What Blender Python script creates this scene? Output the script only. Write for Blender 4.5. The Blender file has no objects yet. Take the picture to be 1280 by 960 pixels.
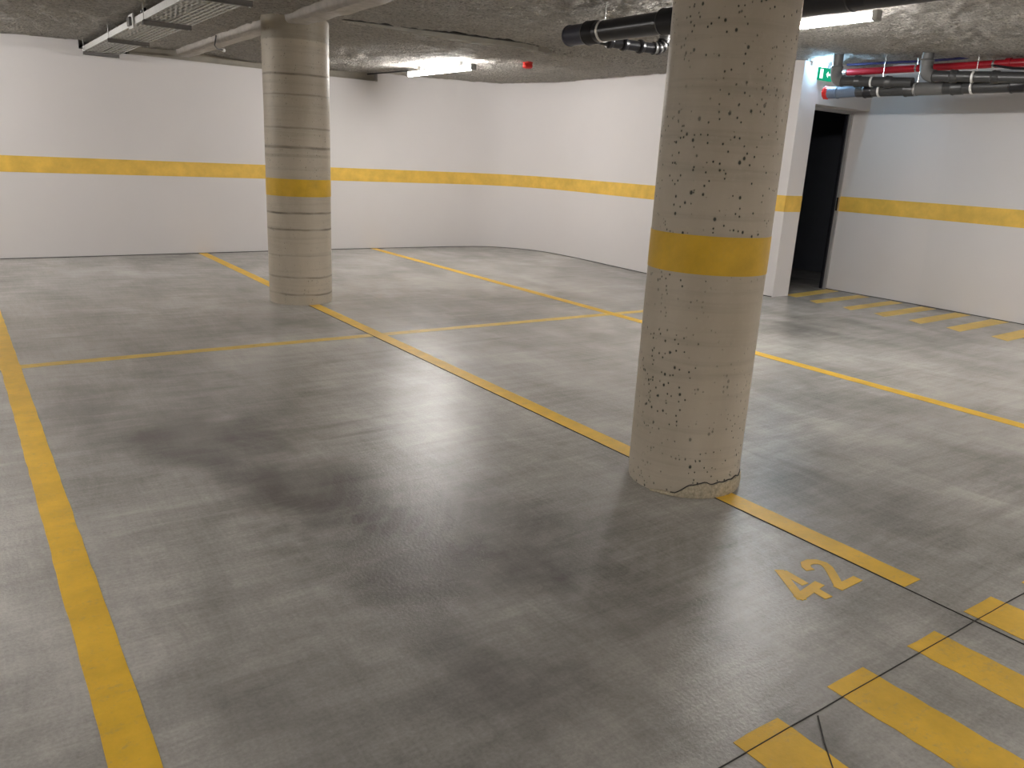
import bpy, bmesh, math, random
import numpy as np
from mathutils import Vector, Matrix, noise as mnoise
random.seed(7)
S = bpy.context.scene
COL = S.collection
PI = math.pi

# ------------------------------------------------------------------ helpers
def obj(name, bm, mat, parent=None, smooth=False):
    me = bpy.data.meshes.new(name)
    bmesh.ops.recalc_face_normals(bm, faces=bm.faces[:])
    bm.to_mesh(me); bm.free()
    if mat: me.materials.append(mat)
    if smooth:
        me.polygons.foreach_set('use_smooth', [True] * len(me.polygons))
        try: me.set_sharp_from_angle(angle=math.radians(38))
        except Exception: pass
    o = bpy.data.objects.new(name, me); COL.objects.link(o)
    if parent: o.parent = parent
    return o
def tag(o, label, cat, group=None, kind=None):
    o['label'] = label; o['category'] = cat
    if group: o['group'] = group
    if kind: o['kind'] = kind
    return o
def thing(name, label, cat, loc=(0, 0, 0), rz=0, group=None):
    o = bpy.data.objects.new(name, None); COL.objects.link(o)
    o.empty_display_size = .1
    o.location = loc; o.rotation_euler = (0, 0, rz)
    return tag(o, label, cat, group)
def struct(o, label=None):
    o['kind'] = 'structure'
    if label: o['label'] = label
    return o
def copy_tree(o, parent=None):
    c = o.copy(); COL.objects.link(c); c.parent = parent
    for ch in list(o.children): copy_tree(ch, c)
    return c
def B(): return bmesh.new()
def box(bm, a, b, bev=0):
    c = [(a[i] + b[i]) / 2 for i in range(3)]; d = [abs(b[i] - a[i]) for i in range(3)]
    r = bmesh.ops.create_cube(bm, size=1, matrix=Matrix.Translation(c) @ Matrix.Diagonal((*d, 1)))
    if bev:
        es = list({e for v in r['verts'] for e in v.link_edges})
        bmesh.ops.bevel(bm, geom=es, offset=bev, segments=2, affect='EDGES', profile=.5)
def frame_of(d):
    d = d.normalized(); u = d.cross(Vector((0, 0, 1)))
    if u.length < 1e-3: u = d.cross(Vector((1, 0, 0)))
    u.normalize(); return u, d.cross(u).normalized()
def tube(bm, pts, r, n=16, cap=True):
    """round tube along a list of points; r a number or one per point"""
    pts = [Vector(p) for p in pts]; rs = r if isinstance(r, (list, tuple)) else [r] * len(pts)
    rings = []; u = None
    for i, p in enumerate(pts):
        d = (pts[min(i + 1, len(pts) - 1)] - pts[max(i - 1, 0)])
        d.normalize()
        if u is None: u, v = frame_of(d)
        else:
            u = (u - d * u.dot(d)); u.normalize(); v = d.cross(u)
        rings.append([bm.verts.new(p + (u * math.cos(2 * PI * k / n) + v * math.sin(2 * PI * k / n)) * rs[i]) for k in range(n)])
    for a, b in zip(rings[:-1], rings[1:]):
        for k in range(n): bm.faces.new((a[k], a[(k + 1) % n], b[(k + 1) % n], b[k]))
    if cap:
        bm.faces.new(rings[0][::-1]); bm.faces.new(rings[-1])
def lathe_along(bm, p, d, prof, n=20):
    """profile [(distance along d, radius)] revolved round the axis p + t*d"""
    p = Vector(p); d = Vector(d).normalized(); u, v = frame_of(d); rings = []
    for t, r in prof:
        rings.append([bm.verts.new(p + d * t + (u * math.cos(2 * PI * k / n) + v * math.sin(2 * PI * k / n)) * r) for k in range(n)])
    for a, b in zip(rings[:-1], rings[1:]):
        for k in range(n): bm.faces.new((a[k], a[(k + 1) % n], b[(k + 1) % n], b[k]))
    bm.faces.new(rings[0][::-1]); bm.faces.new(rings[-1])
def arc(c, a, b, r, n=8):
    """quarter bend from c - a*r ... to c + b*r rounding the corner c"""
    c = Vector(c); a = Vector(a).normalized(); b = Vector(b).normalized()
    s = c - a * r; e = c + b * r; out = []
    for i in range(n + 1):
        t = i / n; out.append((s * (1 - t) + c * t) * (1 - t) + (c * (1 - t) + e * t) * t)
    return out
def prism(bm, poly, z0, z1):
    lo = [bm.verts.new((x, y, z0)) for x, y in poly]; hi = [bm.verts.new((x, y, z1)) for x, y in poly]
    n = len(poly)
    bm.faces.new(lo[::-1]); bm.faces.new(hi)
    for k in range(n): bm.faces.new((lo[k], lo[(k + 1) % n], hi[(k + 1) % n], hi[k]))

# ------------------------------------------------------------------ materials
class NT:
    def __init__(s, name):
        s.m = bpy.data.materials.new(name); s.m.use_nodes = True
        s.t = s.m.node_tree; s.t.nodes.clear()
        s.out = s.n('ShaderNodeOutputMaterial'); s.b = s.n('ShaderNodeBsdfPrincipled')
        s.l(s.b.outputs[0], s.out.inputs[0])
        s.co = s.n('ShaderNodeTexCoord').outputs['Object']
    def n(s, t, **kw):
        x = s.t.nodes.new(t)
        for k, v in kw.items(): setattr(x, k, v)
        return x
    def l(s, a, b): s.t.links.new(a, b)
    def set(s, sock, v):
        if isinstance(v, bpy.types.NodeSocket): s.l(v, sock)
        else: sock.default_value = v
    def map(s, scale=(1, 1, 1), loc=(0, 0, 0), rot=(0, 0, 0), co=None):
        x = s.n('ShaderNodeMapping'); s.l(co or s.co, x.inputs[0])
        x.inputs['Scale'].default_value = scale; x.inputs['Location'].default_value = loc; x.inputs['Rotation'].default_value = rot
        return x.outputs[0]
    def noise(s, scale, detail=4, rough=.55, co=None, dist=0):
        x = s.n('ShaderNodeTexNoise'); s.l(co or s.co, x.inputs['Vector'])
        x.inputs['Scale'].default_value = scale; x.inputs['Detail'].default_value = detail
        x.inputs['Roughness'].default_value = rough; x.inputs['Distortion'].default_value = dist
        return x.outputs['Fac']
    def vor(s, scale, co=None, feature='F1'):
        x = s.n('ShaderNodeTexVoronoi', feature=feature); s.l(co or s.co, x.inputs['Vector']); x.inputs['Scale'].default_value = scale
        return x
    def math(s, op, a, b=0., c=0., clamp=False):
        x = s.n('ShaderNodeMath', operation=op, use_clamp=clamp)
        for i, v in enumerate((a, b, c)): s.set(x.inputs[i], v)
        return x.outputs[0]
    def ramp(s, f, stops):
        x = s.n('ShaderNodeValToRGB'); s.set(x.inputs[0], f); e = x.color_ramp.elements
        while len(e) < len(stops): e.new(.5)
        for k, (p, c) in enumerate(stops):
            e[k].position = p; e[k].color = (c, c, c, 1) if isinstance(c, (int, float)) else (*c, 1)
        return x.outputs[0]
    def rng(s, f, a, b, lo=0., hi=1., smooth=False):
        x = s.n('ShaderNodeMapRange'); s.set(x.inputs[0], f)
        if smooth: x.interpolation_type = 'SMOOTHSTEP'
        for i, v in enumerate((a, b, lo, hi)): x.inputs[i + 1].default_value = v
        return x.outputs[0]
    def mix(s, f, a, b, mode='MIX'):
        x = s.n('ShaderNodeMix', data_type='RGBA', blend_type=mode); s.set(x.inputs[0], f)
        for i, v in ((6, a), (7, b)):
            s.set(x.inputs[i], (*v, 1) if isinstance(v, tuple) and len(v) == 3 else v)
        return x.outputs[2]
    def bump(s, h, strength=.3, dist=.01, prev=None):
        x = s.n('ShaderNodeBump'); s.l(h, x.inputs['Height']); x.inputs['Strength'].default_value = strength; x.inputs['Distance'].default_value = dist
        if prev: s.l(prev, x.inputs['Normal'])
        return x.outputs[0]
    def fin(s, col, rough=.5, normal=None, metal=0., spec=.5):
        s.set(s.b.inputs['Base Color'], (*col, 1) if isinstance(col, tuple) else col)
        s.set(s.b.inputs['Roughness'], rough); s.set(s.b.inputs['Metallic'], metal)
        s.b.inputs['Specular IOR Level'].default_value = spec
        if normal: s.l(normal, s.b.inputs['Normal'])
        return s.m

def plain(name, col, rough=.5, metal=0., var=.12, scale=30., bmp=.08, spec=.5):
    t = NT(name); f = t.noise(scale, 4)
    c = t.mix(f, tuple(x * (1 - var) for x in col), tuple(min(1, x * (1 + var)) for x in col))
    return t.fin(c, rough, t.bump(f, bmp, .004), metal, spec)

def mat_floor():
    t = NT('polished_concrete')
    big = t.noise(.6, 4, .5, dist=.3)
    mid = t.noise(2.0, 5, .52, co=t.map((1, .6, 1), rot=(0, 0, .5)), dist=.5)
    # broom and trowel streaks running across the bays, and curved float marks
    st = t.noise(1.0, 6, .55, co=t.map((2.2, 11, 1), rot=(0, 0, .15)), dist=.4)
    st2 = t.noise(1.0, 6, .6, co=t.map((22, 3.0, 1), rot=(0, 0, -.45)), dist=1.4)
    st3 = t.noise(1.0, 5, .6, co=t.map((5, 40, 1), rot=(0, 0, .75)), dist=.8)
    fine = t.noise(90, 3, .6)
    v = t.math('ADD', t.math('MULTIPLY', big, .30), t.math('MULTIPLY', mid, .30))
    for q, k in ((st, .15), (st2, .11), (st3, .11)): v = t.math('ADD', v, t.math('MULTIPLY', q, k))
    v = t.math('ADD', v, t.math('MULTIPLY', t.math('SUBTRACT', fine, .5), .16))
    col = t.ramp(v, [(.33, (.155, .147, .136)), (.50, (.385, .371, .347)), (.67, (.66, .64, .60))])
    # dark stains with their own places on the slab
    total = None
    warp = t.noise(1.6, 5, .6)
    sep = t.n('ShaderNodeSeparateXYZ'); t.l(t.co, sep.inputs[0]); X, Y = sep.outputs[0], sep.outputs[1]
    for cx, cy, rx, ry, a in STAINS:
        dx = t.math('MULTIPLY', t.math('SUBTRACT', X, cx), 1 / rx); dy = t.math('MULTIPLY', t.math('SUBTRACT', Y, cy), 1 / ry)
        d = t.math('SQRT', t.math('ADD', t.math('MULTIPLY', dx, dx), t.math('MULTIPLY', dy, dy)))
        d = t.math('ADD', d, t.math('MULTIPLY', t.math('SUBTRACT', warp, .5), 2.2))
        k = t.rng(d, .35, 1.25, a, 0, True)
        total = k if total is None else t.math('ADD', total, k)
    total = t.math('MULTIPLY', t.math('MINIMUM', total, .85), t.rng(mid, .35, .65, 1.1, .6))
    col = t.mix(total, col, (.10, .09, .085))
    # curved trowel arcs
    w = t.n('ShaderNodeTexWave', wave_type='RINGS', rings_direction='SPHERICAL')
    t.l(t.map((1, 1, 1), loc=(-.55, -3.3, 0)), w.inputs['Vector'])
    w.inputs['Scale'].default_value = 4.5; w.inputs['Distortion'].default_value = 3.0; w.inputs['Detail'].default_value = 4; w.inputs['Detail Scale'].default_value = 1.2
    arcs = t.math('MULTIPLY', t.rng(w.outputs['Fac'], .55, 1.), t.rng(t.noise(.9, 3), .48, .66))
    col = t.mix(t.math('MULTIPLY', arcs, .22), col, (.40, .39, .37))
    # short dark scuffs
    sc = t.noise(1, 4, .55, co=t.map((1.1, 10, 1), rot=(0, 0, .12)), dist=.25)
    scm = t.math('MULTIPLY', t.rng(sc, .52, .78, 0, 1, True), t.rng(t.noise(.9, 3), .45, .68, 0, 1, True))
    col = t.mix(t.math('MULTIPLY', scm, .50), col, (.10, .094, .086))
    lt = t.noise(1, 3, .5, co=t.map((3.5, 15, 1), loc=(3, 1, 0), rot=(0, 0, -.5)), dist=.6)
    col = t.mix(t.math('MULTIPLY', t.math('MULTIPLY', t.rng(lt, .46, .76, 0, 1, True), t.rng(t.noise(1.3, 3, co=t.map((1, 1, 1), loc=(7, 2, 0))), .40, .72, 0, 1, True)), .30), col, (.56, .54, .50))
    h = t.math('ADD', t.math('MULTIPLY', st, .6), t.math('MULTIPLY', fine, .7)); h = t.math('ADD', h, t.math('MULTIPLY', t.noise(11, 6, .7), .22))
    return t.fin(col, .27, t.bump(h, .20, .010), 0, .42)
STAINS = [(.68, 4.6, .55, .8, .42), (.95, 3.75, .45, .5, .55), (1.15, 3.0, .42, .55, .7), (1.35, 2.35, .6, .5, .55), (.9, 1.7, .7, .6, .40),
          (1.5, 1.3, .6, .5, .30), (2.25, 6.2, .6, .5, .3), (4.3, 4.9, 1.4, .22, .35), (6.6, 4.5, 1.2, .25, .3), (5.2, 6.6, 1.5, .3, .28), (7.3, 3.6, .9, .4, .25), (3.2, 1.9, .8, .5, .25)]

def mat_paint(name, col, wear=.5, under=(.25, .24, .22)):
    t = NT(name)
    a = t.noise(5, 6, .65); b = t.noise(60, 4, .7); st = t.noise(1, 6, .7, co=t.map((6, 20, 6)))
    c = t.mix(t.rng(a, .3, .7), tuple(x * .80 for x in col), tuple(min(1, x * 1.10) for x in col))
    w = t.math('MULTIPLY', t.rng(t.math('ADD', t.math('MULTIPLY', b, .5), t.math('MULTIPLY', st, .5)), .53, .70), wear)
    c = t.mix(w, c, under)
    return t.fin(c, .45, t.bump(b, .25, .003), 0, .4)

def mat_wall():
    t = NT('white_wall_paint'); a = t.noise(.9, 4); b = t.noise(130, 3, .6); c2 = t.noise(14, 4)
    c = t.mix(a, (.665, .640, .632), (.725, .700, .692))
    h = t.math('ADD', b, t.math('MULTIPLY', c2, .8))
    return t.fin(c, .62, t.bump(h, .10, .004), 0, .3)

def mat_ceiling():
    t = NT('sprayed_ceiling_render')
    streak = t.noise(1, 6, .68, co=t.map((5, 22, 9), rot=(0, 0, .12)), dist=1.0)
    g = t.noise(26, 6, .7, dist=.5); vv = t.vor(38); lump = t.noise(7, 5, .65)
    c = t.mix(t.rng(streak, .3, .7), (.56, .53, .475), (.84, .80, .74))
    c = t.mix(t.rng(g, .55, .72), c, (.86, .83, .78))
    c = t.mix(t.math('MULTIPLY', t.rng(t.noise(.8, 4), .5, .7), .30), c, (.42, .40, .37))
    gr = t.noise(48, 4, .7, co=t.map((.7, 1.2, 1)))
    c = t.mix(t.math('MULTIPLY', t.rng(gr, .50, .36), .6), c, (.12, .11, .095))
    c = t.mix(t.math('MULTIPLY', t.rng(t.noise(30, 4, .65), .54, .66), .5), c, (.92, .90, .86))
    h = t.math('ADD', t.math('MULTIPLY', g, 1.), t.math('MULTIPLY', streak, 1.1)); h = t.math('ADD', h, t.math('MULTIPLY', vv.outputs['Distance'], .45)); h = t.math('ADD', h, t.math('MULTIPLY', lump, .8))
    return t.fin(c, .8, t.bump(h, 1.0, .095), 0, .25)

def mat_column(name, rings=(), pits=1., dark_top=None):
    t = NT(name); sep = t.n('ShaderNodeSeparateXYZ'); t.l(t.co, sep.inputs[0]); Z = sep.outputs[2]
    a = t.noise(2.2, 5, .6, co=t.map((1, 1, .35))); b = t.noise(45, 5, .65); hz = t.noise(1, 5, .6, co=t.map((1.2, 1.2, 26)))
    c = t.mix(t.rng(a, .3, .7), (.44, .385, .30), (.57, .51, .415))
    c = t.mix(t.math('MULTIPLY', t.rng(hz, .5, .72), .30), c, (.26, .225, .17))
    c = t.mix(t.math('MULTIPLY', t.rng(b, .55, .7), .25), c, (.58, .53, .43))
    # blow holes left by the formwork
    ptotal = None
    for sc, thr, den in ((18, .13, .55), (29, .17, .52), (60, .24, .50)):
        vr = t.vor(sc, co=t.map((1, 1, .75)))
        m = t.rng(vr.outputs['Distance'], thr, thr * .62, 0, 1)
        sepc = t.n('ShaderNodeSeparateColor'); t.l(vr.outputs['Color'], sepc.inputs[0])
        keep = t.math('GREATER_THAN', sepc.outputs[0], den + .22 * (1 - pits) + .1)
        m = t.math('MULTIPLY', m, keep)
        ptotal = m if ptotal is None else t.math('MAXIMUM', ptotal, m)
    ptotal = t.math('MULTIPLY', ptotal, t.rng(t.noise(1.6, 3), .34, .50))
    if pits < 1: ptotal = t.math('MULTIPLY', ptotal, pits)
    c = t.mix(t.math('MULTIPLY', ptotal, .95), c, (.040, .048, .038))
    wob = t.math('MULTIPLY', t.math('SUBTRACT', t.noise(2.4, 3), .5), .035)
    rt = None
    for z, amp, wd in rings:
        d = t.math('ABSOLUTE', t.math('SUBTRACT', t.math('ADD', Z, wob), z))
        m = t.rng(d, wd * .35, wd, amp, 0)
        rt = m if rt is None else t.math('MAXIMUM', rt, m)
    hh = t.math('MULTIPLY', ptotal, -1.)
    if rt:
        rt = t.math('MULTIPLY', rt, t.rng(t.noise(3.5, 3), .35, .6, .35, 1))
        c = t.mix(rt, c, (.10, .078, .055)); hh = t.math('SUBTRACT', hh, t.math('MULTIPLY', rt, .5))
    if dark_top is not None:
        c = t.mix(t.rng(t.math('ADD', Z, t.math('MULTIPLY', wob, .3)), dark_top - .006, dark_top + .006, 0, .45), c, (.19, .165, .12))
    n1 = t.bump(hh, .9, .006); n2 = t.bump(b, .12, .003, n1)
    return t.fin(c, t.rng(a, .3, .7, .42, .58), n2, 0, .45)

def emit(name, col, strength):
    m = bpy.data.materials.new(name); m.use_nodes = True; nt = m.node_tree; nt.nodes.clear()
    e = nt.nodes.new('ShaderNodeEmission'); o = nt.nodes.new('ShaderNodeOutputMaterial')
    e.inputs[0].default_value = (*col, 1); e.inputs[1].default_value = strength; nt.links.new(e.outputs[0], o.inputs[0])
    return m

M = dict(
    floor=mat_floor(), wall=mat_wall(), ceiling=mat_ceiling(),
    yellow=mat_paint('yellow_floor_paint', (.80, .49, .042), .42),
    yellow_worn=mat_paint('worn_yellow_floor_paint', (.70, .48, .11), .8),
    yellow_wall=mat_paint('yellow_wall_paint', (.81, .525, .10), .06, (.7, .6, .3)),
    yellow_col=mat_paint('yellow_column_paint', (.72, .445, .03), .12, (.4, .33, .15)),
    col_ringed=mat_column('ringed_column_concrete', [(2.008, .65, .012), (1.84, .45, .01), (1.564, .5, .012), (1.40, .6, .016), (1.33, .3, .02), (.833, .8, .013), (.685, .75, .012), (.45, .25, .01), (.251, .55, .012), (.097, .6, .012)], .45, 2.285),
    col_pitted=mat_column('pitted_column_concrete', [(.55, .12, .02), (1.7, .1, .02)], 1.),
    mortar=plain('crumbly_mortar', (.47, .41, .30), .9, 0, .75, 75, 1.),
    beam=plain('raw_concrete', (.42, .385, .32), .75, 0, .22, 9, .5),
    rib=plain('smooth_render', (.46, .43, .395), .8, 0, .35, 14, .9),
    ledge=plain('streaky_ledge_render', (.33, .31, .27), .75, 0, .35, 7, .5),
    joint=plain('dark_joint_and_shade', (.045, .042, .038), .9, 0, .3, 40, .2),  # real joints and seams, plus painted shade in ledge gap and tray hole
    black=plain('black_plastic', (.012, .012, .016), .30, 0, .2, 20, .04),
    navy=plain('blue_black_plastic', (.035, .037, .062), .42, 0, .2, 20, .04),
    pvc_dark=plain('dark_grey_pvc', (.045, .046, .047), .35, 0, .2, 20, .05),
    pvc=plain('grey_pvc', (.125, .125, .122), .38, 0, .15, 20, .05),
    pvc_blue=plain('blue_grey_pvc', (.13, .175, .25), .40, 0, .12, 20, .05),
    red=plain('red_gloss_paint', (.33, .007, .016), .32, 0, .12, 15, .05),
    red_cap=plain('red_plastic', (.62, .02, .015), .4, 0, .12, 15, .05),
    galv=plain('galvanised_steel', (.72, .72, .70), .5, .2, .18, 25, .08),
    galv_dull=plain('dull_galvanised_steel', (.20, .19, .18), .55, .6, .25, 25, .1),
    chrome=plain('bright_steel', (.75, .75, .74), .25, 1., .08, 25, .03),
    cable_grey=plain('grey_cable_sheath', (.33, .33, .32), .5, 0, .15, 30, .03),
    cable_blue=plain('dark_blue_cable_sheath', (.018, .014, .075), .5, 0, .15, 30, .03),
    white_plastic=plain('white_plastic', (.78, .77, .75), .4, 0, .05, 20, .02),
    doorframe=plain('aluminium_door_frame', (.42, .41, .40), .45, .4, .1, 25, .05),
    lobby_shade=plain('unlit_lobby_shade', (.10, .105, .13), .7, 0, .1, 8, .1),
    sign_green=emit('lit_green_sign', (.01, .30, .16), .8), sign_white=emit('lit_white_pictogram', (.75, 1, .9), 1.6),
    tube=emit('lit_fluorescent_diffuser', (1., .965, .935), 105.), em_tube=emit('lit_emergency_lamp', (.42, .72, 1.), 115.),
)

# ------------------------------------------------------------------ setting
def zc(x, y):
    """level of the ceiling render before its lumps"""
    z = 2.42 + .022 * x
    if y > 4:
        edge = 7.0 if x < 4.9 else 7.0 + min(.16, (x - 4.9) * .45)
        edge += .03 * math.sin(x * 3.1) + .02 * math.sin(x * 7.3 + 1)
        far = min(1, max(0, (y - edge) / .045)); sx = min(1, max(0, (x - 2.75) / .8)) * min(1, max(.35, (8.4 - x) / 1.2))
        z -= .062 * far * sx
    if x > 6.2:
        k = min(1, (x - 6.2) / 1.4)
        z += k * (.065 * (max(2.5, min(5.5, y)) - 4.9) - max(0, min(1, (y - 5.5) / .3)) * .05)
    return z

def make_floor():
    bm = B(); box(bm, (-6.3, -4.3, -.12), (12.0, 12.2, 0))
    return struct(obj('floor', bm, M['floor']), 'grey polished concrete garage floor with dark stains')
make_floor()

def make_ceiling():
    xs = np.concatenate([np.arange(-6.3, .2, .25), np.arange(.2, 9.35, .03), [9.5, 12.0]])
    ys = np.concatenate([np.arange(-4.3, 1.9, .25), np.arange(1.9, 11.35, .03), [11.6, 12.2]])
    nx, ny = len(xs), len(ys); vs = []
    N = mnoise.noise
    for y in ys:
        for x in xs:
            a = N(Vector((x * 1.4, y * 2.2, 0))) * .012
            b = N(Vector((x * 5.5, y * 11, 3.1))) * .013
            c = N(Vector((x * 14, y * 19, 7.7))) * .012
            vs.append((x, y, zc(x, y) + a + b + c))
    fs = []
    for j in range(ny - 1):
        for i in range(nx - 1):
            k = j * nx + i; fs.append((k, k + nx, k + nx + 1, k + 1))
    me = bpy.data.meshes.new('ceiling'); me.from_pydata(vs, [], fs); me.materials.append(M['ceiling'])
    me.polygons.foreach_set('use_smooth', [True] * len(me.polygons))
    o = bpy.data.objects.new('ceiling', me); COL.objects.link(o)
    return struct(o, 'rough grey sprayed ceiling with lumpy render')
make_ceiling()

def left_normals(path):
    out = []
    for i in range(len(path)):
        a = Vector(path[max(i - 1, 0)]); b = Vector(path[min(i + 1, len(path) - 1)])
        d = (b - a).normalized(); out.append(Vector((-d.y, d.x)))
    return out
def wall_mesh(path, z0, z1, th, off=0.):
    """wall standing on a plan path; th goes to the left of the path, off shifts its face to the right"""
    bm = B(); nn = left_normals(path); cols = []
    for p, n in zip(path, nn):
        p = Vector(p)
        f = p - n * off; g = p + n * th
        cols.append([bm.verts.new((f.x, f.y, z0)), bm.verts.new((f.x, f.y, z1)), bm.verts.new((g.x, g.y, z1)), bm.verts.new((g.x, g.y, z0))])
    for a, b in zip(cols[:-1], cols[1:]):
        for k in range(4): bm.faces.new((a[k], a[(k + 1) % 4], b[(k + 1) % 4], b[k]))
    bm.faces.new(cols[0][::-1]); bm.faces.new(cols[-1])
    return bm
def smooth_path(pts, it=3):
    for _ in range(it):
        q = [pts[0]]
        for a, b in zip(pts[:-1], pts[1:]):
            q += [(a[0] * .75 + b[0] * .25, a[1] * .75 + b[1] * .25), (a[0] * .25 + b[0] * .75, a[1] * .25 + b[1] * .75)]
        q.append(pts[-1]); pts = q
    return pts
SL0, SL1 = 1.45, 5.25                       # the slot for the cable trays at the top of the rear wall
def yr(x): return 10.82 + (x - .43) * .05 if x < 4.4 else 11.02 + (x - 4.4) * .004
rear_a = [(-6.2, yr(-6.2)), (.43, yr(.43)), (SL0, yr(SL0))]
rear_b = [(SL0, yr(SL0)), (3., yr(3.)), (4.4, yr(4.4)), (SL1, yr(SL1))]
TOP = 2.75
struct(obj('wall_rear', wall_mesh(rear_a, 0, TOP, .2), M['wall']), 'white painted rear wall with yellow stripe')
curve = [(SL1, yr(SL1)), (5.9, 11.025), (6.55, 11.03), (7.15, 10.96), (7.55, 10.62), (7.74, 10.1), (7.765, 9.4), (7.70, 8.5), (7.655, 7.73)]
curve = [curve[0], curve[1]] + smooth_path(curve[2:], 2)
side = curve + [(7.80, 5.772)]
struct(obj('wall_curved', wall_mesh(side[:-1] + [(7.79, 5.80)], 0, TOP, .14), M['wall'], smooth=True), 'white wall curving round the far corner')
struct(obj('wall_under_slot', wall_mesh(rear_b, 0, 2.363, .2), M['wall']), 'white rear wall below the cable tray slot')
# slot back: raw concrete lintel set back behind the face of the wall
bm = wall_mesh([(2.0, yr(2.) + .10), (3.4, yr(3.4) + .10), (SL1, yr(SL1) + .10)], 2.355, 2.75, .09)
struct(obj('trim_1', bm, M['beam']), 'raw concrete lintel set back in the slot above the rear wall')
bm = B(); box(bm, (SL0 - .05, yr(1.7) + .5, 2.2), (2.1, yr(1.7) + .55, TOP)); box(bm, (2.02, yr(1.7) + .2, 2.2), (2.06, yr(1.7) + .5, TOP)); box(bm, (SL0 - .06, yr(1.7) + .2, 2.2), (SL0 - .01, yr(1.7) + .5, TOP)); box(bm, (SL0 - .05, yr(1.7) + .19, 2.2), (2.06, yr(1.7) + .52, 2.25))  # near-black boxes put the deep shade of the hole into colour
struct(obj('trim_2', bm, M['joint']), 'dark hole where the cable trays pass through the rear wall')
# door wall with its opening
DA, DB = Vector((7.79, 5.772)), Vector((9.14, 5.772)); dd = (DB - DA).normalized(); dn = Vector((-dd.y, dd.x))
def dpt(s, t=0.): p = DA + dd * s + dn * t; return (p.x, p.y)
S0, S1, DH = .290, 1.335, 2.155
bm = B()
def seg(bm, s0, s1, z0, z1, t0=0., t1=.20):
    prism(bm, [dpt(s0, t0), dpt(s1, t0), dpt(s1, t1), dpt(s0, t1)], z0, z1)
seg(bm, .0, S0, 0, TOP); seg(bm, S0, 1.40, DH, TOP)
struct(obj('wall_door', bm, M['wall']), 'white wall around the dark doorway')
right = [(9.135, 6.03), (9.135, 5.985), (9.15, 4.8), (9.10, 3.6), (9.06, 1.5), (9.0, -4.2)]
struct(obj('wall_right', wall_mesh(right, 0, TOP, .2), M['wall']), 'white right wall under the drain pipes')
struct(obj('wall_left', wall_mesh([(-6.1, -4.2), (-6.1, 11.)], 0, TOP, .2), M['wall']))
struct(obj('wall_back', wall_mesh([(9.2, -4.1), (-6.2, -4.1)], 0, TOP, .2), M['wall']))
# lobby behind the doorway, its lack of light painted into dark walls
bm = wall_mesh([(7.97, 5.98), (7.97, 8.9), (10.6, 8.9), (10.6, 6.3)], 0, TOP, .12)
struct(obj('wall_lobby', bm, M['lobby_shade']), 'lobby walls coloured dark to look unlit')
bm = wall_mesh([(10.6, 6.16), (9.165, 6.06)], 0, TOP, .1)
struct(obj('wall_lobby_front', bm, M['lobby_shade']))
bm = B(); box(bm, (7.9, 5.98, 2.30), (10.7, 9.0, 2.34)); struct(obj('ceiling_lobby', bm, M['lobby_shade']))

# door frame
bm = B()
seg(bm, S1 - .022, S1 + .03, 0, DH - .03, .20, .27); seg(bm, S0 - .02, S1 + .03, DH - .035, DH + .03, .205, .27)
door = struct(obj('door_1', bm, M['doorframe']), 'open dark doorway with slim metal frame')
bm = B(); seg(bm, S1 - .045, S1 - .022, .0, DH - .035, .235, .27); obj('door_stop', bm, M['black'], door)
bm = B(); seg(bm, S1 - .030, S1 - .0205, .98, 1.14, .197, .225); obj('strike_plate', bm, M['chrome'], door)

# yellow stripe along the walls
ZS0, ZS1 = .975, 1.155
n = [3]
def stripe(path, label):
    o = struct(obj('trim_%d' % n[0], wall_mesh(path, ZS0, ZS1, .0, .0035), M['yellow_wall']), label); n[0] += 1; return o
stripe(rear_a[:-1] + rear_b + curve[1:] + [(7.79, 5.78)], 'yellow stripe along the rear and curved wall')
bm = B()
seg(bm, -.003, S0, ZS0, ZS1, -.003, .0); seg(bm, -.003, .0, ZS0, ZS1, -.003, .05)
struct(obj('trim_%d' % n[0], bm, M['yellow_wall']), 'yellow stripe beside the doorway'); n[0] += 1
stripe(right, 'yellow stripe along the right wall')
# thin dark seam between floor and walls
def seam(path):
    o = struct(obj('trim_%d' % n[0], wall_mesh(path, .0, .007, 0, .006), M['joint']), 'dark seam at the foot of the wall'); n[0] += 1
seam(rear_a[:-1] + rear_b + curve[1:] + [(7.79, 5.78)]); seam(right)

# downstand rib over the column row
bm = B()
ysr = np.arange(1.0, 11.0, .1); prev = None
for y in ysr:
    x0 = (2.50 if y > 7.3 else 2.51) + .02 * math.sin(y * 1.3) + .012 * mnoise.noise(Vector((0, y * 4, 0))); w = .19 if y < 7.3 else .15
    z = zc(2.6, y) - (.075 if y < 7.3 else .085); q = .012 * mnoise.noise(Vector((5, y * 4, 1)))
    ring = [bm.verts.new(p) for p in ((x0 - .02, y, z + .13), (x0, y, z + .018), (x0 + .02, y, z + q), (x0 + w - .02, y, z + q), (x0 + w, y, z + .018), (x0 + w + .02, y, z + .13))]
    if prev:
        for k in range(5): bm.faces.new((prev[k], prev[k + 1], ring[k + 1], ring[k]))
    prev = ring
struct(obj('trim_%d' % n[0], bm, M['rib'], smooth=True), 'pale rendered rib under the ceiling along the column row'); n[0] += 1

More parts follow.
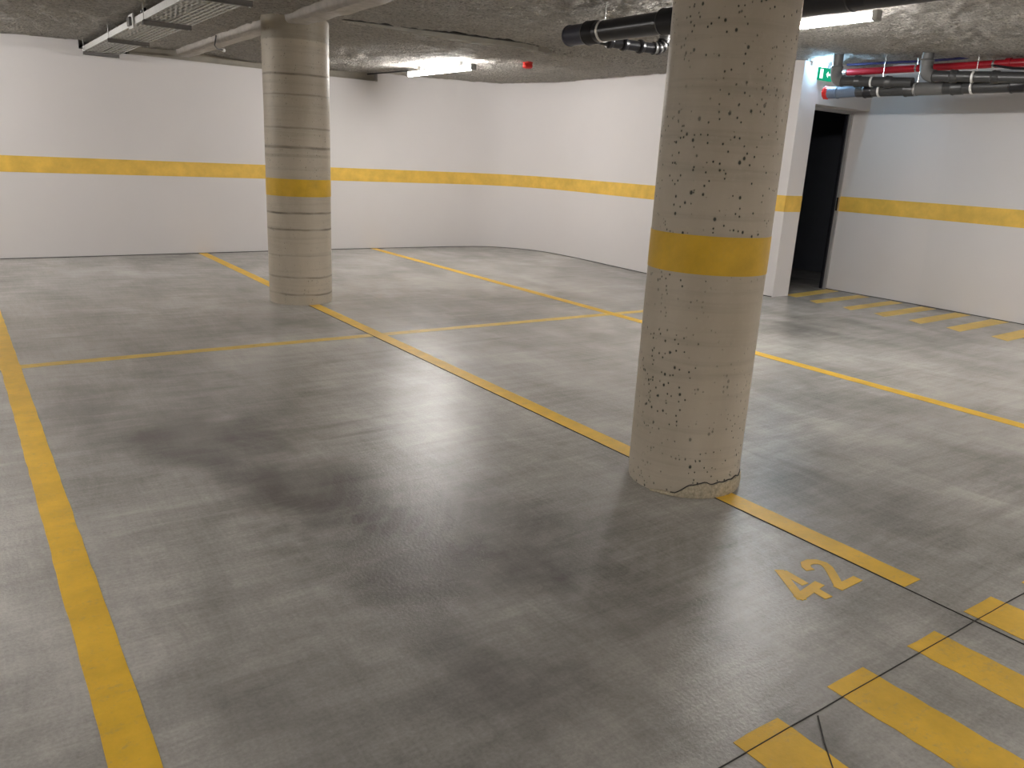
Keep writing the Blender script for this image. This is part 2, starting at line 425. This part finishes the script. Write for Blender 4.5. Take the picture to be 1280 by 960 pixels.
# step in the ceiling: a ledge and, above it, a shadow gap painted as a dark strip
led = [(2.98, 6.985), (3.4, 6.99), (4.06, 7.005), (4.5, 7.02), (4.9, 7.03), (5.08, 7.075), (5.2, 7.15), (5.5, 7.22), (6.2, 7.27), (6.9, 7.30), (7.45, 7.30)]
bm = B(); pv = None
for x, y in led:
    k = min(1, .15 + (x - 2.98) * 1.2); zb = zc(x, y + .3) + .002; zt = zc(x, y - .3) - .006
    zb = zt - max(.012, (zt - zb)) * k
    r_ = [bm.verts.new(p) for p in ((x, y - .03, zt + .06), (x, y - .03, zb + .008), (x, y - .02, zb), (x, y + .16, zb + .004), (x, y + .16, zt + .06))]
    if pv:
        for k in range(4): bm.faces.new((pv[k], pv[k + 1], r_[k + 1], r_[k]))
    pv = r_
struct(obj('trim_%d' % n[0], bm, M['ledge']), 'low ledge where the ceiling steps down'); n[0] += 1
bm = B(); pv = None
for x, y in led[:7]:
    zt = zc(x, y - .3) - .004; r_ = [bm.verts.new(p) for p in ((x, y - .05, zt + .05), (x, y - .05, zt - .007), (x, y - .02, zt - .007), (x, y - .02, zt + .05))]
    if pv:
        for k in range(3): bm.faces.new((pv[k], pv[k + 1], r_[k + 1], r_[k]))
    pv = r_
struct(obj('trim_%d' % n[0], bm, M['joint']), 'dark strip painting the shadow gap along the top of the ceiling ledge'); n[0] += 1

# saw-cut joints in the slab
def floor_strip(pts, w, name, label, z=.0032):
    bm = B()
    for a, b in zip(pts[:-1], pts[1:]):
        a = Vector(a); b = Vector(b); d = (b - a).normalized(); m = Vector((-d.y, d.x)) * w / 2
        prism(bm, [tuple(a - m), tuple(b - m), tuple(b + m), tuple(a + m)], .0, z)
    return struct(obj(name, bm, M['joint']), label)
def wob(pts, step, amp, seed):
    out = []; r = random.Random(seed)
    for a, b in zip(pts[:-1], pts[1:]):
        a = Vector(a); b = Vector(b); k = max(1, int((b - a).length / step))
        for i in range(k):
            p = a.lerp(b, i / k); out.append((p.x + r.uniform(-amp, amp), p.y + r.uniform(-amp, amp)))
    return out + [tuple(pts[-1])]
floor_strip(wob([(-6, .99), (9.0, .985)], .12, .0012, 1), .0022, 'trim_%d' % n[0], 'saw-cut joint across the floor through the hatched stripes'); n[0] += 1
floor_strip(wob([(2.655, -4), (2.642, 1.2), (2.645, 7.0)], .3, .001, 2), .003, 'trim_%d' % n[0], 'saw-cut joint along the bay line'); n[0] += 1
floor_strip(wob([(1.765, .975), (1.69, .905), (1.626, .84), (1.50, .70)], .06, .002, 3), .003, 'trim_%d' % n[0], 'short crack running off the joint'); n[0] += 1

# ------------------------------------------------------------------ painted floor markings
def strip_poly(x0, x1, y0, y1, seed, jag=.0022, step=.08):
    """outline of a hand-rolled painted strip with slightly uneven edges"""
    r = random.Random(seed); P = []
    def side(a, b):
        a = Vector(a); b = Vector(b); L = (b - a).length; k = max(1, int(L / step)); d = (b - a).normalized(); m = Vector((-d.y, d.x))
        for i in range(k):
            p = a.lerp(b, i / k) + m * (r.uniform(-jag, jag) if i else 0); P.append((p.x, p.y))
    side((x0, y0), (x1, y0)); side((x1, y0), (x1, y1)); side((x1, y1), (x0, y1)); side((x0, y1), (x0, y0))
    return P
def marking(name, poly, label, cat, group, mat='yellow', z=.0016):
    bm = B(); prism(bm, poly, 0.0, z); bmesh.ops.triangulate(bm, faces=[f for f in bm.faces if len(f.verts) > 4])
    return tag(obj(name, bm, M[mat]), label, cat, group)
LG = 'painted bay lines'
marking('parking_line', strip_poly(.157, .262, -.2, yr(.2) - .02, 1), 'yellow bay line nearest the camera on the left, running toward the rear wall', 'parking line', LG)
marking('parking_line', strip_poly(2.648, 2.756, 1.235, yr(2.7) - .01, 2), 'yellow bay line passing under both round columns', 'parking line', LG)
bm_poly = strip_poly(5.14, 5.245, -1., yr(5.2) - .01, 3)
marking('parking_line', bm_poly, 'yellow bay line behind the pitted column, running to the rear wall', 'parking line', LG)
marking('parking_line', strip_poly(-.9, 6.35, 5.60, 5.69, 4, .004), 'thin faded yellow line crossing the other bay lines', 'parking line', LG, 'yellow_worn', .0012)
HG = 'zebra stripes in the near corner'
hx = [(1.484, 1.662), (1.898, 2.075), (2.300, 2.462), (2.672, 2.862), (3.075, 3.25)]
hl = ['leftmost wide yellow zebra stripe in the near corner', 'second zebra stripe from the left in the near corner', 'third zebra stripe from the left, below the number 42',
      'fourth zebra stripe from the left, beside the end of the bay line', 'zebra stripe cut off by the right edge, only its tip showing']
for i, (x0, x1) in enumerate(hx):
    marking('zebra_stripe', strip_poly(x0, x1, -.6, 1.028 + .01 * (i % 2), 20 + i, .0028, .05), hl[i], 'floor stripe', HG)
WG = 'zebra stripes along the right wall'
wy = [(5.655, 5.825), (5.285, 5.435), (4.86, 5.01), (4.465, 4.635), (4.08, 4.25), (3.685, 3.86), (3.245, 3.43)]
wl = ['yellow zebra stripe on the threshold of the doorway', 'yellow zebra stripe by the right wall, first past the doorway', 'yellow zebra stripe by the right wall, second past the doorway',
      'yellow zebra stripe by the right wall, third past the doorway', 'yellow zebra stripe by the right wall, fourth past the doorway', 'yellow zebra stripe by the right wall, fifth past the doorway',
      'yellow zebra stripe by the right wall, nearest and cut off at the edge']
for i, (y0, y1) in enumerate(wy):
    sk = .05
    if i == 0: pl = [(8.08, y0), (9.10, y0 + .11), (9.10, y1 + .11), (8.10, y1)]
    else: pl = [(7.95, y0), (9.08, y0 + sk), (9.075, y1 + sk), (8.03, y1)]
    marking('zebra_stripe', pl, wl[i], 'floor stripe', WG, 'yellow_worn')
# number 42
num = thing('bay_number', 'yellow stencilled number 42 on the floor by the bay line', 'floor number', (2.4, 1.43, 0))
def stroke(bm, pts, w, z):
    """flat painted stroke of even width along a polyline"""
    pts = [Vector(p) - Vector((2.4, 1.43)) for p in pts]; nn = left_normals([tuple(p) for p in pts]); rows = []
    for p, m in zip(pts, nn):
        a = p + m * w / 2; b = p - m * w / 2
        rows.append([bm.verts.new((a.x, a.y, 0)), bm.verts.new((a.x, a.y, z)), bm.verts.new((b.x, b.y, z)), bm.verts.new((b.x, b.y, 0))])
    for a, b in zip(rows[:-1], rows[1:]):
        for k in range(4): bm.faces.new((a[k], a[(k + 1) % 4], b[(k + 1) % 4], b[k]))
    bm.faces.new(rows[0][::-1]); bm.faces.new(rows[-1])
bm = B()
stroke(bm, [(2.350, 1.545), (2.300, 1.462), (2.245, 1.372)], .034, .0016)
stroke(bm, [(2.352, 1.530), (2.345, 1.430)], .034, .0018); stroke(bm, [(2.240, 1.384), (2.330, 1.398), (2.398, 1.408)], .036, .0020); stroke(bm, [(2.343, 1.40), (2.338, 1.330)], .036, .0022)
obj('digit_four', bm, M['yellow'], num)
bm = B()
stroke(bm, [(2.452, 1.484), (2.460, 1.508), (2.480, 1.525), (2.508, 1.526), (2.532, 1.512), (2.541, 1.490), (2.532, 1.465), (2.500, 1.425), (2.465, 1.385), (2.436, 1.352)], .036, .0016)
stroke(bm, [(2.424, 1.354), (2.556, 1.358)], .036, .0019)
obj('digit_two', bm, M['yellow'], num)

# ------------------------------------------------------------------ columns
def column(loc, r, mat, label, zt, segs=72):
    t = thing('concrete_column', label, 'column', loc, 0); t['kind'] = 'thing'
    bm = B(); rings = []
    zs = [0, .006] + list(np.arange(.05, zt, .05)) + [zt]
    for z in zs:
        ring = []
        for k in range(segs):
            a = 2 * PI * k / segs
            rr = r + .0015 * mnoise.noise(Vector((math.cos(a) * 2, math.sin(a) * 2, z * 2)))
            if z < .02: rr -= .004 * (1 + mnoise.noise(Vector((math.cos(a) * 9, math.sin(a) * 9, 3))))
            ring.append(bm.verts.new((rr * math.cos(a), rr * math.sin(a), z)))
        rings.append(ring)
    for a, b in zip(rings[:-1], rings[1:]):
        for k in range(segs): bm.faces.new((a[k], a[(k + 1) % segs], b[(k + 1) % segs], b[k]))
    bm.faces.new(rings[0][::-1]); bm.faces.new(rings[-1])
    obj('shaft', bm, mat, t, True)
    return t
def band(t, r, z0, z1):
    bm = B(); lathe_along(bm, (0, 0, z0), (0, 0, 1), [(0, r - .01), (.0005, r + .0022), (z1 - z0 - .0005, r + .0022), (z1 - z0, r - .01)], 72)
    obj('painted_band', bm, M['yellow_col'], t, True)
cl = column((2.683, 7.291, 0), .288, M['col_ringed'], 'smooth round column with dark casting rings, farther from the camera', 2.50); band(cl, .288, .978, 1.130)
cr = column((2.701, 2.363, 0), .253, M['col_pitted'], 'thick round pitted column standing nearest, with a crumbling foot', 2.52); band(cr, .253, .982, 1.140)
# crumbled mortar patch at the foot of the near column
bm = B(); prevr = None; R0 = .2535; crack = []
A0, A1 = math.radians(-170), math.radians(-40)
for i in range(61):
    a = A0 + (A1 - A0) * i / 60; f = i / 60
    top = .016 + .066 * min(1, max(0, (f - .20) / .16)) * (.85 + .5 * mnoise.noise(Vector((f * 9, 1, 0)))); top *= min(1, f * 8 + .2) * min(1, (1 - f) * 10 + .3)
    crack.append(((R0 + .002) * math.cos(a), (R0 + .002) * math.sin(a), top + .001))
    ring = []
    for zz, ex in ((0, .004), (.25, .010), (.6, .010), (.92, .008), (1.0, -.004)):
        rr = R0 + ex + .004 * mnoise.noise(Vector((a * 14, zz * 3, 2)))
        ring.append(bm.verts.new((rr * math.cos(a), rr * math.sin(a), zz * top)))
    if prevr:
        for k in range(4): bm.faces.new((prevr[k], ring[k], ring[k + 1], prevr[k + 1]))
    prevr = ring
o = obj('mortar_patch', bm, M['mortar'], cr, True); o['label'] = 'crumbly mortar at the column foot'
bm = B(); tube(bm, crack[10:], .0025, 6); obj('crack', bm, M['joint'], cr)

# ------------------------------------------------------------------ ceiling lights
def ceiling_light(loc, label, L=1.6):
    t = thing('ceiling_light', label, 'ceiling light', loc, 0, 'fluorescent ceiling lights')
    bm = B(); box(bm, (-.018, -L / 2, .005), (.018, L / 2, .028), .004); obj('housing', bm, M['white_plastic'], t)
    bm = B()
    prof = [(-.014, .006), (-.024, -.004), (-.028, -.018), (-.020, -.034), (0, -.040), (.020, -.034), (.028, -.018), (.024, -.004), (.014, .006)]
    a = [bm.verts.new((x, -L / 2 + .03, z)) for x, z in prof]; b = [bm.verts.new((x, L / 2 - .03, z)) for x, z in prof]
    for k in range(len(prof)): bm.faces.new((a[k], a[(k + 1) % len(prof)], b[(k + 1) % len(prof)], b[k]))
    bm.faces.new(a[::-1]); bm.faces.new(b); obj('diffuser', bm, M['tube'], t)
    for s in (-1, 1):
        bm = B(); box(bm, (-.030, s * (L / 2 - .03), -.042), (.030, s * (L / 2 + .012), .024), .006); obj('end_cap', bm, M['cable_grey'], t)
        bm = B(); box(bm, (-.012, s * L * .32 - .02, .018), (.012, s * L * .32 + .02, .11)); obj('mounting_bracket', bm, M['galv'], t)
    return t
ceiling_light((5.13, 9.05, zc(5.13, 9.05) - .075), 'long lit fluorescent light on the ceiling before the rear wall')
ceiling_light((5.22, 4.15, zc(5.22, 4.15) - .09), 'lit fluorescent light half hidden behind the pitted column and black pipe')
ceiling_light((-.75, 9.2, zc(-.75, 9.2) - .075), 'fluorescent light just outside the left edge')
# conduit feeding the far light
bm = B(); tube(bm, [(5.13, 9.87, zc(5.13, 9.87) - .04), (5.13, 10.4, zc(5.13, 10.4) - .03), (5.12, yr(5.1) + .05, 2.45)], .009, 8)
tag(obj('conduit', bm, M['black'], smooth=True), 'thin dark conduit from the far light to the rear wall', 'conduit')

# red sounder
t = thing('alarm_sounder', 'small red fire alarm sounder on the ceiling beside the far light', 'alarm', (5.72, 8.02, zc(5.72, 8.02)), .3)
bm = B(); box(bm, (-.045, -.045, -.014), (.045, .045, .02), .006); obj('base', bm, M['red_cap'], t)
bm = B(); lathe_along(bm, (0, 0, -.02), (0, 0, -1), [(-.006, .050), (.006, .058), (.034, .058), (.046, .048), (.050, .03)], 24); obj('horn', bm, M['red_cap'], t, True)

# ------------------------------------------------------------------ cable trays on the left
TZ = 2.335
def tray(name, x0, x1, label, solid):
    t = thing(name, label, 'cable tray', (0, 0, 0), 0, 'cable trays')
    Y0, Y1 = 3.6, 11.15; h = .055
    bm = B()
    if solid:
        # perforated bottom: lengthwise strips tied by short bridges
        w = (x1 - x0); k = 5; sw = w / (k * 2 - 1)
        for i in range(k): box(bm, (x0 + i * 2 * sw, Y0, TZ), (x0 + i * 2 * sw + sw, Y1, TZ + .002))
        y = Y0
        while y < Y1: box(bm, (x0, y, TZ), (x1, min(Y1, y + .05), TZ + .002)); y += .16
    else:
        for i in range(5):
            x = x0 + (x1 - x0) * i / 4; tube(bm, [(x, Y0, TZ + .007), (x, Y1, TZ + .007)], .006, 6)
        y = Y0
        while y < Y1: tube(bm, [(x0, y, TZ + .005), (x1, y, TZ + .005)], .003, 6); y += .11
    obj('tray_bottom', bm, M['galv'], t)
    for x, s in ((x0, 1), (x1, -1)):
        bm = B()
        if solid:
            box(bm, (x - .0012, Y0, TZ), (x + .0012, Y1, TZ + h)); box(bm, (x, Y0, TZ + h - .002), (x + s * .012, Y1, TZ + h))
        else:
            for z in (.024, .048): tube(bm, [(x, Y0, TZ + z), (x, Y1, TZ + z)], .0035, 6)
            y = Y0
            while y < Y1: tube(bm, [(x, y, TZ + .003), (x, y, TZ + .048)], .003, 5); y += .11
        obj('side_rail', bm, M['galv'], t)
    return t
tray('cable_tray', 1.49, 1.645, 'wider perforated steel cable tray, on the left of the pair', True)
tray('cable_tray', 1.69, 1.86, 'narrow steel wire basket tray, on the right of the pair', False)
for i, (x, z, r, m, lb) in enumerate(((1.52, .014, .009, 'cable_grey', 'grey cable along the left side of the perforated tray'), (1.55, .012, .008, 'white_plastic', 'white cable lying in the perforated tray'),
                                    (1.585, .013, .009, 'cable_grey', 'grey cable along the middle of the perforated tray'), (1.73, .025, .009, 'cable_grey', 'grey cable lying in the wire basket tray'), (1.765, .023, .007, 'black', 'thin black cable lying in the wire basket tray'))):
    pts = [(x + .006 * math.sin(y * 2.1 + i * 2), y, TZ + z - .001) for y in np.arange(3.7, 11.1, .2)]
    bm = B(); tube(bm, pts, r, 8); tag(obj('tray_cable', bm, M[m], smooth=True), lb, 'cable', 'cables in the trays')
def support(y, label):
    t = thing('tray_support', label, 'tray support', (1.655, y, TZ), 0, 'tray supports')
    bm = B(); z1 = -.008
    box(bm, (-.185, -.021, z1 - .036), (.185, .021, z1 - .033)); box(bm, (-.185, -.021, z1 - .036), (.185, -.0185, z1)); box(bm, (-.185, .0185, z1 - .036), (.185, .021, z1))
    box(bm, (-.185, -.021, z1 - .0025), (.185, -.011, z1)); box(bm, (-.185, .011, z1 - .0025), (.185, .021, z1))
    obj('channel', bm, M['galv_dull'], t)
    for x in (-.178, .170):
        bm = B(); tube(bm, [(x, 0, -.045), (x, 0, zc(1.6, y) - TZ + .01)], .004, 8); rd = obj('threaded_rod', bm, M['galv'], t)
        bm = B(); lathe_along(bm, (x, 0, -.050), (0, 0, 1), [(0, .008), (.01, .008)], 6); obj('nut', bm, M['galv'], rd)
    return t
support(10.72, 'dark tray support channel closest to the rear wall')
support(9.08, 'middle tray support channel, between the black coil and the rear wall')
support(7.42, 'tray support channel just in front of the black cable coil')
support(5.80, 'tray support channel nearest the camera, at the top edge')
t = thing('junction_box', 'flat grey box clipped to the left rail of the perforated tray', 'junction box', (1.478, 7.92, TZ))
bm = B(); box(bm, (-.008, -.09, -.03), (.006, .09, .085), .003); obj('back_plate', bm, M['galv'], t)
bm = B(); box(bm, (-.03, -.05, -.01), (-.008, .05, .06), .006); obj('cover', bm, M['pvc'], t)
bm = B(); pts = []
for k in range(61):
    a = 2 * PI * k / 20; pts.append((1.535 + .004 * (k / 20), 7.72 + .055 * math.cos(a), TZ + .085 + .052 * math.sin(a)))
tube(bm, pts, .007, 8); tag(obj('cable_coil', bm, M['black'], smooth=True), 'black cable coiled into a loop on top of the perforated tray', 'cable')
# strap and small white connector on the rib
t = thing('looped_cable', 'black cable looping down from the pale ceiling rib with a white end', 'cable', (0, 0, 0))
zz = zc(2.6, 9.3)
bm = B(); P = [(2.46, 8.95, zz - .02), (2.462, 8.97, zz - .04), (2.47, 9.05, zz - .10), (2.53, 9.2, zz - .115), (2.60, 9.35, zz - .105), (2.66, 9.45, zz - .098)]
tube(bm, P, .007, 8); obj('sheath', bm, M['black'], t, True)
bm = B(); lathe_along(bm, (2.66, 9.45, zz - .098), (.6, .8, .0), [(0, .012), (.008, .02), (.035, .02), (.045, .012)], 14); o = obj('connector', bm, M['white_plastic'], t, True); o['label'] = 'white connector'

# ------------------------------------------------------------------ pipes
def socket(bm, p, d, r, L=.10):
    lathe_along(bm, p, d, [(0, r), (.004, r + .010), (.018, r + .014), (.03, r + .009), (L - .012, r + .009), (L, r)], 24)
def clamp(parent, p, d, r, ztop, mat='galv'):
    bm = B(); lathe_along(bm, Vector(p) - Vector(d) * .011, d, [(0, r + .001), (.001, r + .005), (.021, r + .005), (.022, r + .001)], 24)
    c = obj('pipe_clamp', bm, M[mat], parent, True)
    bm = B(); tube(bm, [(p[0], p[1], p[2] + r), (p[0], p[1], ztop)], .005, 8); obj('hanger_rod', bm, M['chrome'], c)
    return c
# big black drain in front of the near light
t = thing('drain_pipe', 'thick black drain pipe under the ceiling beside the pitted column', 'pipe')
BX, BZ, BR = 4.02, 2.315, .072
bm = B(); tube(bm, [(BX, 4.86, BZ), (BX, .5, BZ - .02)], BR, 28); obj('pipe_run', bm, M['black'], t, True)
bm = B(); lathe_along(bm, (BX, 5.12, BZ), (0, -1, 0), [(0, BR * .9), (.004, BR + .002), (.02, BR + .004), (.022, BR), (.29, BR)], 28); o = obj('end_stub', bm, M['navy'], t, True); o['label'] = 'blue-black capped pipe end'
for y, L in ((4.90, .12), (4.13, .16), (2.75, .12)):
    bm = B(); socket(bm, (BX, y, BZ), (0, -1, 0), BR, L); obj('coupling', bm, M['black'], t, True)
clamp(t, (BX, 4.72, BZ), (0, 1, 0), BR, zc(BX, 4.72)); clamp(t, (BX, 2.62, BZ), (0, 1, 0), BR, zc(BX, 2.62))
# branch rising out of the drain
b0 = Vector((BX + .02, 4.845, BZ - .03)); b1 = Vector((4.19, 4.79, 2.262)); b2 = Vector((4.44, 4.755, 2.258)); b3 = Vector((4.545, 4.735, 2.258))
bm = B(); tube(bm, [b0, b0.lerp(b1, .7), b1, b1.lerp(b2, .3), b2, b3], .037, 18); br = obj('branch', bm, M['black'], t, True)
for a, d in ((b1.lerp(b0, .35), b1 - b0), (b1.lerp(b2, .25), b2 - b1), (b1.lerp(b2, .85), b2 - b1)):
    bm = B(); socket(bm, a, d, .037, .05); obj('collar', bm, M['black'], br, True)
bm = B(); pts = []
ez = zc(4.62, 4.72)
base = arc((4.635, 4.72, 2.258), (1, -.15, 0), (0, 0, 1), .10, 12) + [Vector((4.635, 4.72, ez + .02))]
rs = [.042 + (.005 if i % 3 == 0 else 0) for i in range(len(base))]
tube(bm, base, rs, 18); o = obj('ribbed_elbow', bm, M['pvc'], t, True)
for i in (2, 5, 8):
    p = base[i]; d = (base[i + 1] - base[i - 1]); bm = B(); lathe_along(bm, p, d, [(0, .041), (.001, .048), (.013, .048), (.014, .041)], 18); obj('ring', bm, M['black'], o, True)

# grey drain along the right wall
GX, GZ, GR = 8.02, 2.262, .058
t = thing('drain_pipe', 'long grey drain pipe along the right wall with elbowed drops and red cap', 'pipe')
bm = B(); tube(bm, [(GX, 5.24, GZ), (GX, 2.0, GZ - .01)], GR, 24); obj('pipe_run', bm, M['pvc_dark'], t, True)
bm = B(); lathe_along(bm, (GX, 5.58, GZ), (0, -1, 0), [(0, GR + .004), (.10, GR + .004), (.105, GR + .008), (.115, GR + .008), (.12, GR + .002), (.34, GR - .004), (.42, GR - .012)], 24); o = obj('end_stub', bm, M['pvc_blue'], t, True); o['label'] = 'blue-grey pipe end'
bm = B(); lathe_along(bm, (GX, 5.635, GZ), (0, -1, 0), [(0, GR * .85), (.006, GR + .012), (.03, GR + .014), (.036, GR + .006), (.06, GR + .006)], 10); o = obj('end_cap', bm, M['red_cap'], t); o['label'] = 'red end cap'
for y, L, m in ((5.16, .10, 'black'), (4.72, .14, 'pvc_dark'), (4.25, .12, 'pvc_dark'), (3.72, .14, 'black'), (3.05, .12, 'black')):
    bm = B(); socket(bm, (GX, y, GZ), (0, -1, 0), GR, L); obj('coupling', bm, M[m], t, True)
bm = B(); lathe_along(bm, (GX, 4.62, GZ), (0, -1, 0), [(0, GR + .004), (.30, GR + .004)], 24); obj('sleeve', bm, M['pvc'], t, True)
for y in (4.98, 4.60, 4.05, 3.3): clamp(t, (GX, y, GZ), (0, 1, 0), GR + .004, zc(GX, y))
def drop(t, x, y, slope_end):
    r = .050; z0 = 2.36
    bm = B(); tube(bm, [(x, y, zc(x, y) + .01), (x, y, z0 + .085)], r, 22); p = obj('drop_branch', bm, M['pvc'], t, True)
    bm = B(); tube(bm, arc((x, y, z0), (0, 0, -1), (0, -1, -.05), .095, 10), r + .008, 22); obj('elbow', bm, M['pvc'], p, True)
    bm = B(); socket(bm, (x, y, z0 + .15), (0, 0, -1), r, .07); obj('collar', bm, M['pvc'], p, True)
    e = Vector(slope_end); s = Vector((x, y - .09, z0 - .004))
    bm = B(); tube(bm, [s, s.lerp(e, .55), e], r - .002, 22); obj('sloping_pipe', bm, M['pvc_dark'], p, True)
    d = (e - s).normalized()
    for k in (.18, .62):
        bm = B(); socket(bm, s.lerp(e, k), d, r - .002, .07); obj('coupling', bm, M['pvc_dark'], p, True)
    bm = B(); lathe_along(bm, s.lerp(e, .42), d, [(0, r - .001), (.001, r + .004), (.02, r + .004), (.021, r - .001)], 20); obj('pipe_clamp', bm, M['galv'], p, True)
drop(t, 7.86, 5.42, (7.965, 4.62, 2.318))
drop(t, 7.84, 4.44, (7.96, 3.55, 2.312))
# red sprinkler main
t = thing('sprinkler_pipe', 'red sprinkler pipe running above the grey drain', 'pipe')
RX = 8.22
bm = B(); tube(bm, [(RX, 5.52, 2.485), (RX, 3.76, 2.478)], .035, 20); obj('pipe_run', bm, M['red'], t, True)
bm = B(); tube(bm, [(RX, 3.85, 2.478), (RX, 1.6, 2.472)], .039, 20); obj('pipe_run', bm, M['red'], t, True)
bm = B(); lathe_along(bm, (RX, 3.90, 2.479), (0, -1, 0), [(0, .036), (.004, .047), (.05, .047), (.054, .038)], 16); obj('coupling', bm, M['red'], t, True)
bm = B(); lathe_along(bm, (RX, 5.53, 2.485), (0, 1, 0), [(0, .032), (.03, .036), (.05, .030), (.055, .015)], 16); obj('end_plug', bm, M['chrome'], t, True)
clamp(t, (RX, 4.00, 2.479), (0, 1, 0), .031, zc(RX, 4.0), 'chrome'); clamp(t, (RX, 4.75, 2.482), (0, 1, 0), .031, zc(RX, 4.75), 'chrome')
bm = B(); P = [(8.30, 5.6, 2.575), (8.30, 5.0, 2.565), (8.29, 4.7, 2.555), (8.28, 4.3, 2.56), (8.28, 4.12, 2.60)]
tube(bm, P, .013, 8); tag(obj('wall_cable', bm, M['cable_blue'], smooth=True), 'dark blue cable running just above the red pipe', 'cable')
bm = B(); P = [(8.17, 3.98, 2.46), (8.16, 3.80, 2.425), (8.16, 3.62, 2.41), (8.16, 3.45, 2.43), (8.165, 3.30, 2.447), (8.17, 2.6, 2.445)]
tube(bm, P, .012, 8); tag(obj('sagging_cable', bm, M['black'], smooth=True), 'black cable sagging below the red pipe near the right edge', 'cable')

# ------------------------------------------------------------------ exit sign and emergency lamp
t = thing('exit_sign', 'small green exit sign high on the wall left of the doorway', 'sign', (*dpt(.36, -.018), 2.470), math.atan2(dd.y, dd.x))
bm = B(); box(bm, (-.125, -.006, -.066), (.125, .016, .066), .004); obj('panel', bm, M['sign_green'], t)
bm = B()
box(bm, (-.105, -.0085, -.048), (-.055, -.006, .048))                                
obj('pictogram_door', bm, M['sign_white'], t); bm = B()
prism_pts = [(.005, 0), (.04, .034), (.04, .010), (.085, .010), (.085, -.010), (.04, -.010), (.04, -.034)]
v = [bm.verts.new((x, -.0085, z)) for x, z in prism_pts] ; bm.faces.new(v)
obj('pictogram_arrow', bm, M['sign_white'], t)
bm = B(); box(bm, (-.13, -.008, .064), (.13, .018, .074), .002); obj('frame', bm, M['galv'], t)
t = thing('emergency_light', 'cold white emergency lamp right above the exit sign', 'lamp', (*dpt(.22, -.03), 2.558), math.atan2(dd.y, dd.x))
bm = B(); box(bm, (-.115, .0, -.020), (.115, .03, .024), .004); obj('housing', bm, M['white_plastic'], t)
bm = B(); box(bm, (-.105, -.028, -.022), (.105, .0, .012), .008); obj('diffuser', bm, M['em_tube'], t)

# unseen fill lamps, added behind and beside the camera to lift the foreground
for x, y, e in ((-2.4, 3.8, 58), (1.6, -2.2, 24), (5.4, -1.6, 34), (7.5, 1.0, 26), (-2.6, -2.0, 24)):
    L = bpy.data.lights.new('fill_lamp', 'AREA'); L.shape = 'RECTANGLE'; L.size = .10; L.size_y = 1.5; L.energy = e; L.color = (1., .965, .93)
    o = bpy.data.objects.new('fill_lamp', L); COL.objects.link(o); o.location = (x, y, zc(x, y) - .12)
    o = bpy.data.objects.new('fill_lamp', L); COL.objects.link(o); o.location = (x, y, zc(x, y) - .125); o.rotation_euler = (PI, 0, 0)

# ------------------------------------------------------------------ world, camera, view
w = bpy.data.worlds.new('World'); S.world = w; w.use_nodes = True
w.node_tree.nodes['Background'].inputs[0].default_value = (.9, .92, 1, 1); w.node_tree.nodes['Background'].inputs[1].default_value = .02
R = np.array([[0.8207166, -0.5691531, 0.04989004], [-0.11635203, -0.25199172, -0.96070931], [0.55936256, 0.78266527, -0.2730359]])
cam = bpy.data.cameras.new('Camera'); cam.sensor_fit = 'HORIZONTAL'; cam.sensor_width = 36; cam.lens = 990.76 / 1280 * 36; cam.clip_start = .02
co = bpy.data.objects.new('Camera', cam); COL.objects.link(co)
mw = Matrix.Identity(4)
for i in range(3):
    mw[i][0] = R[0][i]; mw[i][1] = -R[1][i]; mw[i][2] = -R[2][i]
mw[2][3] = 1.40
co.matrix_world = mw
S.camera = co
S.view_settings.view_transform = 'Standard'; S.view_settings.look = 'None'; S.view_settings.gamma = 1; S.view_settings.exposure = .70
S.view_settings.use_curve_mapping = False
